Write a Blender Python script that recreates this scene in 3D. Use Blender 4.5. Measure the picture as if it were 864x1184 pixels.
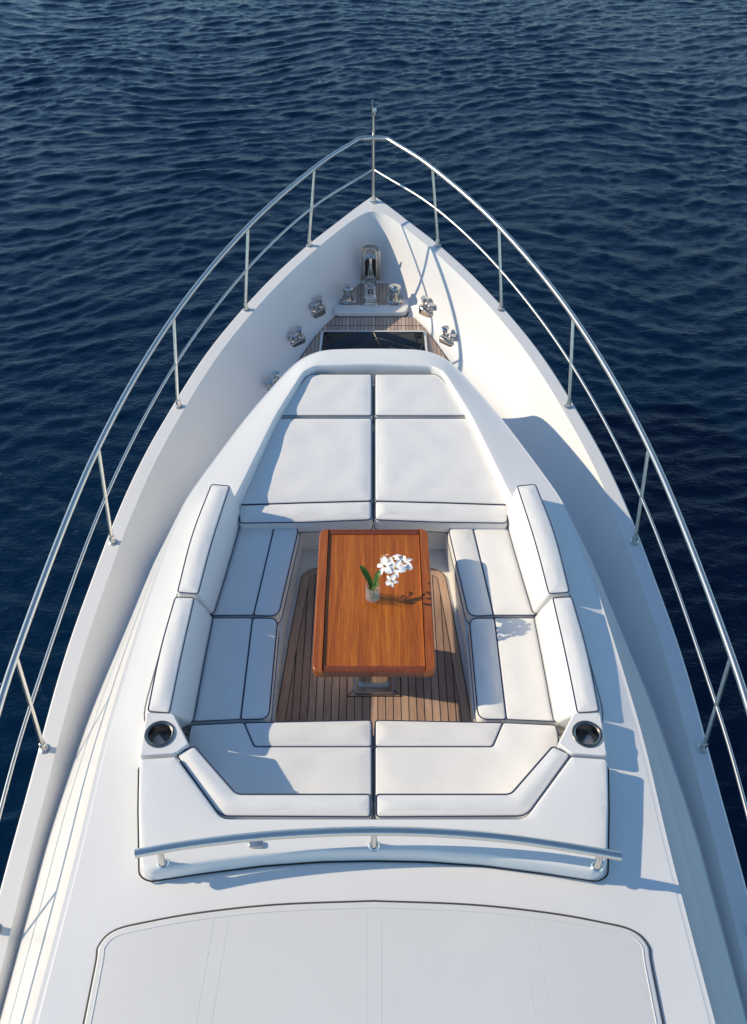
import bpy, bmesh, math, random
import numpy as np
from mathutils import Vector, Matrix
from mathutils.geometry import delaunay_2d_cdt
from mathutils.bvhtree import BVHTree
R = math.radians
random.seed(7)
for o in list(bpy.data.objects): bpy.data.objects.remove(o)
scene = bpy.context.scene

# ------------------------------------------------------------------ camera
CAM_Z = 5.95; PITCH = 45.97; FPX = 1050.0
cd = bpy.data.cameras.new('camera'); cam = bpy.data.objects.new('camera', cd)
scene.collection.objects.link(cam); scene.camera = cam
cam.location = (0, 0, CAM_Z); cam.rotation_euler = (R(90-PITCH), 0, 0)
cd.sensor_fit = 'VERTICAL'; cd.sensor_height = 36; cd.lens = FPX/1184*36
cd.clip_start = 0.1; cd.clip_end = 20000
# ------------------------------------------------------------------ light
SUN_EL = 31.0
SUN_DIR = Vector((0.98, -0.17, 0)).normalized()      # the way shadows fall on a level surface
w = bpy.data.worlds.new('World'); scene.world = w; w.use_nodes = True
nt = w.node_tree; bg = nt.nodes['Background']
sky = nt.nodes.new('ShaderNodeTexSky'); sky.sky_type = 'NISHITA'; sky.sun_disc = False
sky.sun_elevation = R(SUN_EL)
to_sun = -SUN_DIR
sky.sun_rotation = math.atan2(to_sun.x, to_sun.y)
sky.air_density = 0.9; sky.dust_density = 0.0; sky.ozone_density = 1.5
tint = nt.nodes.new('ShaderNodeMix'); tint.data_type = 'RGBA'; tint.blend_type = 'MULTIPLY'; tint.inputs[0].default_value = 1
tint.inputs[7].default_value = (.95, 1.10, 1.14, 1)        # clear, deep maritime sky
nt.links.new(sky.outputs[0], tint.inputs[6]); nt.links.new(tint.outputs[2], bg.inputs[0]); bg.inputs[1].default_value = 0.15
sd = bpy.data.lights.new('sun', 'SUN'); sd.energy = 4.15; sd.angle = R(0.55); sd.color = (1, 0.84, 0.61)
so = bpy.data.objects.new('sun', sd); scene.collection.objects.link(so)
ldir = Vector((SUN_DIR.x*math.cos(R(SUN_EL)), SUN_DIR.y*math.cos(R(SUN_EL)), -math.sin(R(SUN_EL))))
so.rotation_euler = ldir.to_track_quat('-Z', 'Y').to_euler(); so.location = (-8, 2, 12)
scene.render.engine = 'CYCLES'
scene.view_settings.view_transform = 'Standard'; scene.view_settings.look = 'None'
scene.view_settings.gamma = 1; scene.view_settings.exposure = 0.06

# ------------------------------------------------------------------ helpers
ST, CT = math.sin(R(PITCH)), math.cos(R(PITCH))
def P(h, y, z):
    """plan measurement: half-breadth h and row y read off the survey picture, at real height z -> point in metres"""
    H = CAM_Z - z; d = y - 592
    den = FPX*ST + d*CT
    return Vector((h*H/den, H*(FPX*CT - d*ST)/den, z))
def Q(x, y, z): return P(x-432.5, y, z)
def lerp(a, b, t): return a+(b-a)*t
def interp(x, xs, ys): return float(np.interp(x, xs, ys))
ORG = {}
def tag(o, label=None, cat=None, group=None, kind=None):
    if label: o['label'] = label
    if cat: o['category'] = cat
    if group: o['group'] = group
    if kind: o['kind'] = kind
    return o
def thing(name, loc, label, cat, group=None):
    o = bpy.data.objects.new(name, None); scene.collection.objects.link(o)
    o.empty_display_size = .1
    o.location = loc; ORG[o.name] = Vector(loc)
    return tag(o, label, cat, group)
def obj(name, bm, m, parent=None, org=None, sharp=38):
    org = ORG[parent.name] if parent else Vector(org or (0, 0, 0))
    if org.length: bmesh.ops.translate(bm, verts=bm.verts[:], vec=-org)
    bmesh.ops.recalc_face_normals(bm, faces=bm.faces[:])
    me = bpy.data.meshes.new(name); bm.to_mesh(me); bm.free()
    for p in me.polygons: p.use_smooth = True
    if sharp is not None: me.set_sharp_from_angle(angle=R(sharp))
    me.materials.append(m)
    o = bpy.data.objects.new(name, me); scene.collection.objects.link(o)
    if m.name.startswith(('white_gel', 'matt_roof', 'varnished')):
        wn = o.modifiers.new('flat_face_normals', 'WEIGHTED_NORMAL'); wn.keep_sharp = True; wn.weight = 80
    if parent: o.parent = parent
    else: o.location = org
    ORG[o.name] = org
    return o
def dup_tree(o, parent=None):
    c = o.copy(); scene.collection.objects.link(c); c.parent = parent
    for ch in o.children: dup_tree(ch, c)
    return c
def tube(bm, pts, r, seg=10, closed=False, cap=True):
    pts = [Vector(p) for p in pts]; n = len(pts)
    rs = r if isinstance(r, (list, tuple)) else [r]*n
    rings = []; up = None
    for i, p in enumerate(pts):
        a = pts[(i-1) % n] if (closed or i > 0) else pts[0]
        b = pts[(i+1) % n] if (closed or i < n-1) else pts[-1]
        t = (b-a)
        if t.length < 1e-9: t = Vector((0, 0, 1))
        t.normalize()
        if up is None:
            up = Vector((0, 0, 1)) if abs(t.z) < .9 else Vector((0, 1, 0))
        s = t.cross(up)
        if s.length < 1e-6: s = t.orthogonal()
        s.normalize(); up = s.cross(t).normalized()
        rings.append([bm.verts.new(p + (s*math.cos(k*2*math.pi/seg)+up*math.sin(k*2*math.pi/seg))*rs[i]) for k in range(seg)])
    m = n if closed else n-1
    for i in range(m):
        A, B = rings[i], rings[(i+1) % n]
        for k in range(seg):
            bm.faces.new((A[k], A[(k+1) % seg], B[(k+1) % seg], B[k]))
    if cap and not closed:
        bm.faces.new(rings[0][::-1]); bm.faces.new(rings[-1])
def lathe(bm, prof, c, seg=24, axis=None, sx=1, sy=1, rot=0):
    """prof: (radius, height) list"""
    M = Matrix.Identity(3)
    if axis is not None: M = Vector((0, 0, 1)).rotation_difference(Vector(axis)).to_matrix()
    Rz = Matrix.Rotation(rot, 3, 'Z'); rings = []
    for (r, z) in prof:
        rings.append([bm.verts.new(Vector(c)+M@(Rz@Vector((r*sx*math.cos(a), r*sy*math.sin(a), z)))) for a in [k*2*math.pi/seg for k in range(seg)]])
    for A, B in zip(rings, rings[1:]):
        for k in range(seg): bm.faces.new((A[k], A[(k+1) % seg], B[(k+1) % seg], B[k]))
    if prof[0][0] > 1e-6: bm.faces.new(rings[0][::-1])
    if prof[-1][0] > 1e-6: bm.faces.new(rings[-1])
def arc_poly(pts, rad, n=5):
    """round the corners of a closed outline (3D points); rad number or list"""
    N = len(pts); out = []
    for i in range(N):
        p, a, b = Vector(pts[i]), Vector(pts[i-1]), Vector(pts[(i+1) % N])
        r = rad[i] if isinstance(rad, (list, tuple)) else rad
        u, v = (a-p), (b-p); lu, lv = u.length, v.length
        u.normalize(); v.normalize()
        ra = rad[i-1] if isinstance(rad, (list, tuple)) else r
        rb = rad[(i+1) % N] if isinstance(rad, (list, tuple)) else r
        r = min(r, lu*(.45 if ra else .96), lv*(.45 if rb else .96))
        if r < 1e-5: out.append(p.copy()); continue
        for k in range(n+1):
            t = k/n; s, e = p+u*r, p+v*r
            out.append(s*(1-t)**2 + p*2*t*(1-t) + e*t*t)
    return out
def offset(loop, d):
    """move a closed loop inward by d in plan"""
    N = len(loop)
    area = sum(loop[i].x*loop[(i+1) % N].y-loop[(i+1) % N].x*loop[i].y for i in range(N))
    sg = 1 if area > 0 else -1; out = []
    for i in range(N):
        a, p, b = loop[i-1], loop[i], loop[(i+1) % N]
        e1 = Vector((p.x-a.x, p.y-a.y)); e2 = Vector((b.x-p.x, b.y-p.y))
        if e1.length < 1e-7: e1 = e2
        if e2.length < 1e-7: e2 = e1
        n1 = Vector((-e1.y, e1.x)).normalized(); n2 = Vector((-e2.y, e2.x)).normalized()
        n = n1+n2
        if n.length < 1e-6: n = n1
        n.normalize(); c = max(.5, n.dot(n1))
        out.append(Vector((p.x+n.x*sg*d/c, p.y+n.y*sg*d/c, p.z)))
    return out
def rings_mesh(bm, loops, closed=True, capA=True, capB=True):
    R_ = [[bm.verts.new(p) for p in L] for L in loops]
    n = len(R_[0])
    for A, B in zip(R_, R_[1:]):
        for k in range(n if closed else n-1):
            try: bm.faces.new((A[k], A[(k+1) % n], B[(k+1) % n], B[k]))
            except ValueError: pass
    if closed and capA: bm.faces.new(R_[0][::-1])
    if closed and capB: bm.faces.new(R_[-1])
    return R_
def crown(bm, ring, zf, step=.05):
    """fill a closed ring of bmesh verts with an even net of points whose height follows zf(x, y, distance to edge)"""
    pts = [Vector((v.co.x, v.co.y)) for v in ring]; n = len(pts)
    P0 = np.array([[p.x, p.y] for p in pts]); P1 = np.roll(P0, -1, 0); Dv = P1-P0; L2 = np.maximum((Dv**2).sum(1), 1e-12)
    lo, hi = P0.min(0), P0.max(0); extra = []; info = []
    for gx in np.arange(lo[0]+step*.5, hi[0], step):
        for gy in np.arange(lo[1]+step*.5, hi[1], step):
            q = np.array([gx, gy])
            c = ((P0[:, 1] > gy) != (P1[:, 1] > gy)) & (gx < (P1[:, 0]-P0[:, 0])*(gy-P0[:, 1])/np.where(np.abs(P1[:, 1]-P0[:, 1]) < 1e-12, 1e-12, P1[:, 1]-P0[:, 1])+P0[:, 0])
            if c.sum() % 2 == 0: continue
            t = np.clip(((q-P0)*Dv).sum(1)/L2, 0, 1); d = np.sqrt((((P0+Dv*t[:, None])-q)**2).sum(1)).min()
            if d < step*.3: continue
            extra.append(Vector((gx, gy))); info.append(d)
    res = delaunay_2d_cdt(pts+extra, [], [list(range(n))], 1, 1e-6)
    vs = []
    for i, v in enumerate(res[0]):
        orig = res[3][i]
        k = [o for o in orig if o < n]
        if k: vs.append(ring[k[0]])
        else:
            d = info[orig[0]-n] if orig else 0
            vs.append(bm.verts.new((v.x, v.y, zf(v.x, v.y, d))))
    for f in res[2]:
        g = [vs[i] for i in f]
        if len(set(g)) == 3:
            try: bm.faces.new(g)
            except ValueError: pass
def pad(bm, top, bot=None, r=.03, puff=.012, rad=.03, depth=.12, n=4, puff_w=.09):
    """soft block: rounded outline, rounded upper edge and a slight crown. Returns the rounded upper outline"""
    mr = r*1.15
    rad = [max(q, mr) for q in rad] if isinstance(rad, (list, tuple)) else max(rad, mr)
    T = arc_poly(top, rad, n)
    if bot is None: B = [Vector((p.x, p.y, p.z-depth)) for p in T]
    else: B = arc_poly(bot, rad, n)
    loops = [offset(B, r*.5), B]
    H = [lerp(B[i], T[i], .5) for i in range(len(T))]
    loops.append(offset(H, -puff*.6))
    base = [T[i]+(B[i]-T[i]).normalized()*r for i in range(len(T))]
    loops.append(base)
    for k in range(1, 5):
        a = k/4*math.pi/2
        L = offset(T, r*(1-math.cos(a)))
        loops.append([Vector((L[i].x, L[i].y, lerp(base[i].z, T[i].z, math.sin(a)))) for i in range(len(T))])
    RR = rings_mesh(bm, loops, capB=False)
    z0 = T[0].z; a1, a2 = random.random()*6, random.random()*6
    def zf(x, y, d):
        u = min(1, d/puff_w)
        return z0+puff*math.sin(u*math.pi/2)+.0016*u*(math.sin(x*17+a1+3*math.sin(y*5))+math.sin(y*14+a2+2*math.sin(x*6)))
    crown(bm, RR[-1], zf, .04)
    return T
def slab(bm, top, depth, r=.012, rad=.03, n=5, seg=3):
    T = arc_poly(top, rad, n) if rad else [Vector(p) for p in top]
    loops = [[Vector((p.x, p.y, p.z-depth)) for p in T], [Vector((p.x, p.y, p.z-r)) for p in T]]
    for k in range(1, seg+1):
        a = k/seg*math.pi/2
        L = offset(T, r*(1-math.cos(a)))
        loops.append([Vector((p.x, p.y, p.z-r+r*math.sin(a))) for p in L])
    rings_mesh(bm, loops)
    return T
def box(bm, c, s, rot=0, bev=0):
    g = bmesh.ops.create_cube(bm, size=1, matrix=Matrix.Translation(c)@Matrix.Rotation(rot, 4, 'Z')@Matrix.Diagonal((*s, 1)))
    if bev:
        es = list({e for v in g['verts'] for e in v.link_edges})
        bmesh.ops.bevel(bm, geom=es, offset=bev, segments=2, affect='EDGES', profile=.6)
def catmull(pts, n=8):
    pts = [Vector(p) for p in pts]; out = []
    for i in range(len(pts)-1):
        p0 = pts[i-1] if i else pts[0]*2-pts[1]
        p1, p2 = pts[i], pts[i+1]
        p3 = pts[i+2] if i+2 < len(pts) else pts[-1]*2-pts[-2]
        for k in range(n):
            t = k/n
            out.append(.5*((2*p1)+(p2-p0)*t+(2*p0-5*p1+4*p2-p3)*t*t+(3*p1-p0-3*p2+p3)*t**3))
    out.append(pts[-1]); return out
def resample(L, n):
    d = [0]
    for a, b in zip(L, L[1:]): d.append(d[-1]+(b-a).length)
    s = np.linspace(0, d[-1], n)
    return [Vector((float(np.interp(t, d, [p.x for p in L])), float(np.interp(t, d, [p.y for p in L])), float(np.interp(t, d, [p.z for p in L])))) for t in s]
def mirror(L): return [Vector((-p.x, p.y, p.z)) for p in L]

# ------------------------------------------------------------------ materials
def mat(name, col, rough=.5, metal=0, **k):
    m = bpy.data.materials.new(name); m.use_nodes = True
    b = m.node_tree.nodes['Principled BSDF']
    b.inputs['Base Color'].default_value = (*col, 1); b.inputs['Roughness'].default_value = rough
    b.inputs['Metallic'].default_value = metal
    for kk, v in k.items(): b.inputs[kk].default_value = v
    return m
def N(m, t, **k):
    n = m.node_tree.nodes.new(t)
    for a, v in k.items(): setattr(n, a, v)
    return n
def L_(m, a, b): m.node_tree.links.new(a, b)
def coords(m, scale=(1, 1, 1), rot=0):
    g = N(m, 'ShaderNodeNewGeometry'); mp = N(m, 'ShaderNodeMapping')
    L_(m, g.outputs['Position'], mp.inputs[0]); mp.inputs['Scale'].default_value = scale
    mp.inputs['Rotation'].default_value = (0, 0, rot)
    return mp.outputs[0]
def noise(m, co, scale, detail=3, rough=.5, dist=0):
    n = N(m, 'ShaderNodeTexNoise'); L_(m, co, n.inputs['Vector'])
    n.inputs['Scale'].default_value = scale; n.inputs['Detail'].default_value = detail
    n.inputs['Roughness'].default_value = rough; n.inputs['Distortion'].default_value = dist
    return n.outputs['Fac']
def ramp(m, f, stops):
    r = N(m, 'ShaderNodeValToRGB'); L_(m, f, r.inputs[0])
    e = r.color_ramp.elements
    while len(e) < len(stops): e.new(.5)
    for i, (p, c) in enumerate(stops):
        e[i].position = p; e[i].color = (*c, 1) if len(c) == 3 else c
    return r.outputs[0]
def bump(m, f, strength, dist, prev=None):
    b = N(m, 'ShaderNodeBump'); L_(m, f, b.inputs['Height'])
    b.inputs['Strength'].default_value = strength; b.inputs['Distance'].default_value = dist
    if prev: L_(m, prev, b.inputs['Normal'])
    return b.outputs[0]
def bsdf(m): return m.node_tree.nodes['Principled BSDF']
def gel(name, c1, c2, rough, grit=0.0):
    m = mat(name, c1, rough); b = bsdf(m); co = coords(m)
    f = noise(m, co, 1.3, 5, .6)
    L_(m, ramp(m, f, [(.3, c2), (.7, c1)]), b.inputs['Base Color'])
    f2 = noise(m, co, 3, 4, .6)
    mr = N(m, 'ShaderNodeMapRange'); L_(m, f2, mr.inputs[0]); mr.inputs[3].default_value = rough*.8; mr.inputs[4].default_value = rough*1.25
    L_(m, mr.outputs[0], b.inputs['Roughness'])
    nb = bump(m, noise(m, co, 2.2, 2), .10, .02)
    if grit: nb = bump(m, noise(m, co, 420, 2), grit, .001, nb)
    L_(m, nb, b.inputs['Normal'])
    b.inputs['Coat Weight'].default_value = .25 if not grit else 0; b.inputs['Coat Roughness'].default_value = .12
    return m
M_GEL = gel('white_gelcoat', (.81, .80, .775), (.78, .77, .745), .3)
M_DECK = gel('nonskid_deck', (.72, .72, .715), (.69, .69, .685), .42, .3)
M_ROOF = gel('matt_roof_panel', (.72, .71, .685), (.69, .68, .655), .55, .4)
def fabric(name, c):
    m = mat(name, c, .62); b = bsdf(m); co = coords(m)
    L_(m, ramp(m, noise(m, co, 4, 4, .6), [(.3, tuple(x*.95 for x in c)), (.72, c)]), b.inputs['Base Color'])
    n1 = bump(m, noise(m, co, 7, 3, .5, .4), .2, .012)
    n2 = bump(m, noise(m, co, 38, 3, .6), .22, .003, n1)
    n3 = bump(m, noise(m, co, 520, 2), .35, .0007, n2)
    L_(m, n3, b.inputs['Normal']); b.inputs['Sheen Weight'].default_value = .12
    return m
M_FAB = fabric('offwhite_vinyl', (.81, .80, .77))
M_PIPE = mat('navy_piping', (.018, .034, .085), .5)
M_RUB = mat('black_rubber', (.012, .012, .014), .55)
M_STEEL = mat('polished_steel', (.76, .72, .66), .14, 1)
def _steel():
    b = bsdf(M_STEEL); co = coords(M_STEEL, (1, 1, 1))
    f = noise(M_STEEL, co, 30, 3)
    mr = N(M_STEEL, 'ShaderNodeMapRange'); L_(M_STEEL, f, mr.inputs[0]); mr.inputs[3].default_value = .16; mr.inputs[4].default_value = .32
    L_(M_STEEL, mr.outputs[0], b.inputs['Roughness'])
_steel()
M_RAIL = mat('satin_steel', (.64, .62, .58), .3, 1)
M_CHROME = mat('dark_chrome', (.58, .57, .55), .1, 1)
M_BRUSH = mat('brushed_steel', (.55, .55, .55), .32, 1)
M_CUP = mat('dark_steel_cup', (.30, .27, .23), .22, 1)
M_BLACK = mat('smoked_hatch_glass', (.005, .008, .014), .06, 0, **{'Specular IOR Level': .3})
M_DARK = mat('dark_cavity', (.02, .02, .022), .6)
def teak(name, pitch, axis='X', tone=1.0, off=0.0, line=.12, grey=0.0):
    m = mat(name, (.3, .2, .12), .6); b = bsdf(m); co = coords(m)
    sp = N(m, 'ShaderNodeSeparateXYZ'); L_(m, co, sp.inputs[0])
    a = N(m, 'ShaderNodeMath', operation='MULTIPLY_ADD'); L_(m, sp.outputs[axis], a.inputs[0]); a.inputs[1].default_value = 1/pitch; a.inputs[2].default_value = 50.5+off
    fr = N(m, 'ShaderNodeMath', operation='FRACT'); L_(m, a.outputs[0], fr.inputs[0])
    fl = N(m, 'ShaderNodeMath', operation='FLOOR'); L_(m, a.outputs[0], fl.inputs[0])
    wn = N(m, 'ShaderNodeTexWhiteNoise', noise_dimensions='1D'); L_(m, fl.outputs[0], wn.inputs['W'])
    sc = (60, 5, 30) if axis == 'X' else (5, 60, 30)
    g = noise(m, coords(m, sc), 1, 5, .65)
    mx = N(m, 'ShaderNodeMath', operation='MULTIPLY_ADD'); L_(m, wn.outputs[0], mx.inputs[0]); mx.inputs[1].default_value = .45; L_(m, g, mx.inputs[2])
    gy = lambda c: tuple(lerp(x*tone, sum(c)/3*tone, grey) for x in c)
    col = ramp(m, mx.outputs[0], [(.3, gy((.20, .125, .09))), (.65, gy((.30, .195, .14))), (1, gy((.40, .28, .205)))]) if grey else ramp(m, mx.outputs[0], [(.3, (.20*tone, .125*tone, .09*tone)), (.65, (.30*tone, .195*tone, .14*tone)), (1, (.40*tone, .28*tone, .205*tone))])
    lt = N(m, 'ShaderNodeMath', operation='LESS_THAN'); L_(m, fr.outputs[0], lt.inputs[0]); lt.inputs[1].default_value = line
    mix = N(m, 'ShaderNodeMix', data_type='RGBA'); L_(m, lt.outputs[0], mix.inputs[0]); L_(m, col, mix.inputs[6]); mix.inputs[7].default_value = (.01, .01, .012, 1)
    L_(m, mix.outputs[2], b.inputs['Base Color'])
    L_(m, bump(m, g, .3, .002), b.inputs['Normal'])
    return m
M_TEAK = teak('teak_planks', .0585, 'X', 1.4)
M_TEAKB = teak('teak_border_plank', 5, 'X', 1.4, .0, .0)
M_TEAKF = teak('teak_foredeck', .045, 'X', 1.75, grey=.35)
def varnish(name, c0, c1, c2, sc=(26, 1.1, 8)):
    m = mat(name, c1, .2); b = bsdf(m)
    g = noise(m, coords(m, sc), 1, 6, .62, .6); g2 = noise(m, coords(m, (150, 5, 40)), 1, 3, .6)
    s = N(m, 'ShaderNodeMath', operation='MULTIPLY_ADD'); L_(m, g2, s.inputs[0]); s.inputs[1].default_value = .55; L_(m, g, s.inputs[2])
    L_(m, ramp(m, s.outputs[0], [(.55, c0), (.78, c1), (1.0, c2)]), b.inputs['Base Color'])
    L_(m, bump(m, g2, .12, .001), b.inputs['Normal'])
    b.inputs['Roughness'].default_value = .3
    b.inputs['Coat Weight'].default_value = .3; b.inputs['Coat Roughness'].default_value = .12
    return m
M_WOOD = varnish('varnished_teak', (.25, .052, .005), (.41, .103, .007), (.58, .18, .016))
M_WOODR = varnish('varnished_teak_edge', (.25, .052, .008), (.35, .085, .012), (.46, .135, .022))
M_WOODX = varnish('varnished_teak_cross', (.13, .028, .008), (.20, .045, .012), (.27, .07, .02), (1.5, 30, 8))
M_WOODP = mat('pale_wood_edge', (.34, .18, .09), .5)

# ================================================================== SEA
def water():
    def axis(lo, hi, st):
        a = list(np.arange(lo, hi+st*.5, st)); s = st; v = hi; up = []
        while v < 6000: s *= 1.07; v += s; up.append(v)
        s = st; v = lo; dn = []
        while v > -6000: s *= 1.07; v -= s; dn.append(v)
        return np.array(dn[::-1]+a+up)
    xs = axis(-21, 21, .052); ys = axis(-4, 33, .048)
    X, Y = np.meshgrid(xs, ys); Z = np.zeros_like(X)
    rng = np.random.RandomState(4)
    dist = np.maximum(np.abs(X)-21, np.maximum(-4-Y, Y-34)); dist = np.maximum(dist, 0)
    # slow drift of the wave phase keeps crests short and irregular
    wx = .45*np.sin(X*.31+Y*.17+1)+.35*np.sin(X*.73-Y*.41+2)+.25*np.sin(Y*.9+X*.2)
    wy = .45*np.sin(Y*.27-X*.23+.4)+.30*np.sin(X*.61+Y*.5+5)+.22*np.sin(X*1.1-Y*.3)
    gust = .92+.16*np.sin(X*.21+.5*Y*.19+.8)*np.sin(Y*.23-X*.11+2)
    for i in range(150):
        lam = .15*(.92/.15)**(rng.rand()**1.1)
        th = R(99)+rng.randn()*R(17 + 15*(lam < .5))
        k = 2*math.pi/lam
        ph = k*(math.cos(th)*(X+wx)+math.sin(th)*(Y+wy))+rng.rand()*6.28
        amp = .0052*lam**.90
        fade = np.exp(-dist/(lam*6+1))
        s = np.sin(ph)
        Z += amp*(s - .28*np.cos(2*ph))*fade*(gust if lam < 2 else 1)
    Z *= .56
    for i in range(40):      # longer waves rising further out from the sheltered water round the hull
        lam = 1.2*(14/1.2)**rng.rand(); th = R(99)+rng.randn()*R(22); k = 2*math.pi/lam
        Z += .007*lam**.9*np.sin(k*(math.cos(th)*X+math.sin(th)*Y)+rng.rand()*6.28)*(1-np.exp(-dist/12))*np.exp(-dist/(lam*9))
    n, mth = X.shape
    co = np.stack([X, Y, Z-2.35], -1).reshape(-1, 3).astype(np.float32)
    idx = np.arange(n*mth).reshape(n, mth)
    f = np.stack([idx[:-1, :-1], idx[:-1, 1:], idx[1:, 1:], idx[1:, :-1]], -1).reshape(-1, 4)
    me = bpy.data.meshes.new('sea_water'); me.vertices.add(len(co)); me.vertices.foreach_set('co', co.ravel())
    me.loops.add(f.size); me.loops.foreach_set('vertex_index', f.ravel().astype(np.int32))
    me.polygons.add(len(f)); me.polygons.foreach_set('loop_start', np.arange(0, f.size, 4, dtype=np.int32))
    me.polygons.foreach_set('use_smooth', np.ones(len(f), dtype=bool))
    me.update(calc_edges=True)
    m = mat('sea_water', (.0005, .0095, .0290), .07); b = bsdf(m); b.inputs['IOR'].default_value = 1.333; b.inputs['Specular Tint'].default_value = (.36, .70, 1, 1)
    n1 = bump(m, noise(m, coords(m, (1, 2.1, 1), R(8)), 4.5, 6, .6, .3), .5, .04)
    n2 = bump(m, noise(m, coords(m, (1, 2.2, 1), R(-10)), 16, 4, .6, .3), .6, .012, n1)
    # far from the boat the mesh gets coarse, so the chop is carried on by relief in the surface
    gp = N(m, 'ShaderNodeNewGeometry'); vd = N(m, 'ShaderNodeVectorMath', operation='DISTANCE'); L_(m, gp.outputs['Position'], vd.inputs[0]); vd.inputs[1].default_value = (0, 14, -2.35)
    mk = N(m, 'ShaderNodeMapRange'); L_(m, vd.outputs['Value'], mk.inputs[0]); mk.inputs[1].default_value = 20; mk.inputs[2].default_value = 34
    mul = N(m, 'ShaderNodeMath', operation='MULTIPLY'); L_(m, noise(m, coords(m, (1, 2.0, 1), R(8)), 1.5, 6, .6, .4), mul.inputs[0]); L_(m, mk.outputs[0], mul.inputs[1])
    n3 = bump(m, mul.outputs[0], 1.0, 1.1, n2)
    rg = N(m, 'ShaderNodeMapRange'); L_(m, vd.outputs['Value'], rg.inputs[0]); rg.inputs[1].default_value = 25; rg.inputs[2].default_value = 400; rg.inputs[3].default_value = .07; rg.inputs[4].default_value = .32
    L_(m, rg.outputs[0], b.inputs['Roughness'])
    L_(m, n3, b.inputs['Normal'])
    me.materials.append(m)
    o = bpy.data.objects.new('sea_water', me); scene.collection.objects.link(o)
    o['kind'] = 'structure'
water()

# ================================================================== YACHT
yacht = thing('motor_yacht', (0, 4, -2.35), 'white motor yacht seen from above its bow, with sunken lounge and flared foredeck', 'yacht')
zcap = lambda Y: interp(Y, [0, 3, 5, 7, 9, 10, 11.5], [-.10, -.08, -.02, .08, .24, .33, .44])
zdeck = lambda Y: interp(Y, [0, 3, 5, 7, 8.5, 11.5], [-.25, -.25, -.28, -.36, -.42, -.40])
def capP(h, y):
    z = .1
    for _ in range(8): z = zcap(P(h, y, z).y)
    return P(h, y, z)
keysA = [capP(*a) for a in [(0, 226), (16, 237), (42, 257), (74, 282), (112, 316), (149, 355), (190, 405), (226, 460), (263, 524), (298, 600), (338, 706), (363, 782), (386, 866), (428, 1020), (470, 1184)]]
keysA[0].x = 0
last = keysA[-1]
keysA += [Vector((last.x+.06, .2, -.1)), Vector((last.x+.06, -2.0, -.1))]
A = resample(catmull(keysA, 10), 140)
for p in A: p.z = zcap(p.y)
def inward(L, w):
    out = []
    for i, p in enumerate(L):
        a = L[max(i-1, 0)]; b = L[min(i+1, len(L)-1)]
        t = Vector((b.x-a.x, b.y-a.y)).normalized(); n = Vector((t.y, -t.x))   # towards the centreline
        if n.x > 0: n = -n
        ww = w(p.y) if callable(w) else w
        out.append(Vector((p.x+n.x*ww, p.y+n.y*ww, p.z)))
    # drop crossed part at the stem, restart exactly on the centreline
    k = 0
    while out[k].x <= 0: k += 1
    if k > 0:
        a, b = out[k-1], out[k]; t = -a.x/(b.x-a.x) if b.x != a.x else 0
        out = [a.lerp(b, t)]+out[k:]
    out[0].x = 0
    return out
def full(half): return half[::-1]+mirror(half[1:])        # from +x aft round the bow to -x aft
def smooth_half(L, it):
    for _ in range(it):
        M_ = [p.copy() for p in L]
        for i in range(1, len(L)-1): M_[i] = (L[i-1]+L[i]*2+L[i+1])/4
        # symmetric at the stem
        M_[0] = Vector((0, (L[0].y*1+L[1].y)/2, (L[0].z+L[1].z)/2))
        L = M_
    return L
NN = len(A)
def rs(L): return resample(L, NN)
capw = .125
B = smooth_half(rs(inward(A, capw)), 16)
for p in B: p.z = zcap(p.y)
Wb = lambda Y: interp(Y, [0, 3.5, 5, 6.5, 8, 9, 10, 11], [.10, .13, .26, .42, .54, .46, .38, .32])
bowl = []
for j in range(0, 11):
    t = j/10
    L = smooth_half(rs(inward(B, lambda Y: max(Wb(Y)*t, .0001))), 4 if j else 0)
    for p in L:
        hh = zcap(p.y)-zdeck(p.y)
        s = (1-t); s = s**1.9
        p.z = zdeck(p.y)+hh*s
    bowl.append(L)
# ring under the cap lip for a soft edge
bm = bmesh.new()
Aout = rs(inward(A, -.004)); Aout[0].x = 0
hull_rings = []
for (d, dz) in [(1.25, -2.9), (.85, -2.2), (.42, -1.2), (.12, -.45), (.0, -.10), (-.012, -.06), (-.012, -.012)]:
    fl = lambda Y, d=d: d*interp(Y, [2, 6, 10], [.35, .8, 1.15])
    L = smooth_half(rs(inward(A, fl) if d > 0 else inward(A, d)), 1)
    L[0].x = 0
    for p in L: p.z = zcap(p.y)+dz
    hull_rings.append(full(L))
top1 = rs(inward(A, .003)); top1[0].x = 0
for p in top1: p.z = zcap(p.y)
hull_rings.append(full(top1))
rings_mesh(bm, hull_rings, closed=False)
obj('hull', bm, M_GEL, yacht)
bm = bmesh.new()
b0 = [p.copy() for p in B]
for p in b0: p.z += .002
b1 = smooth_half(rs(inward(B, .012)), 1)
loops = [full(top1), full(b0)]
loops += [full(L) for L in bowl[1:]]
cl = [Vector((0, p.y, p.z)) for p in bowl[-1]]
loops.append(full([p for p in cl]))
rings_mesh(bm, loops, closed=False)
bmesh.ops.remove_doubles(bm, verts=bm.verts[:], dist=.0005)
obj('foredeck', bm, M_DECK, yacht, sharp=34)

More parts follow.
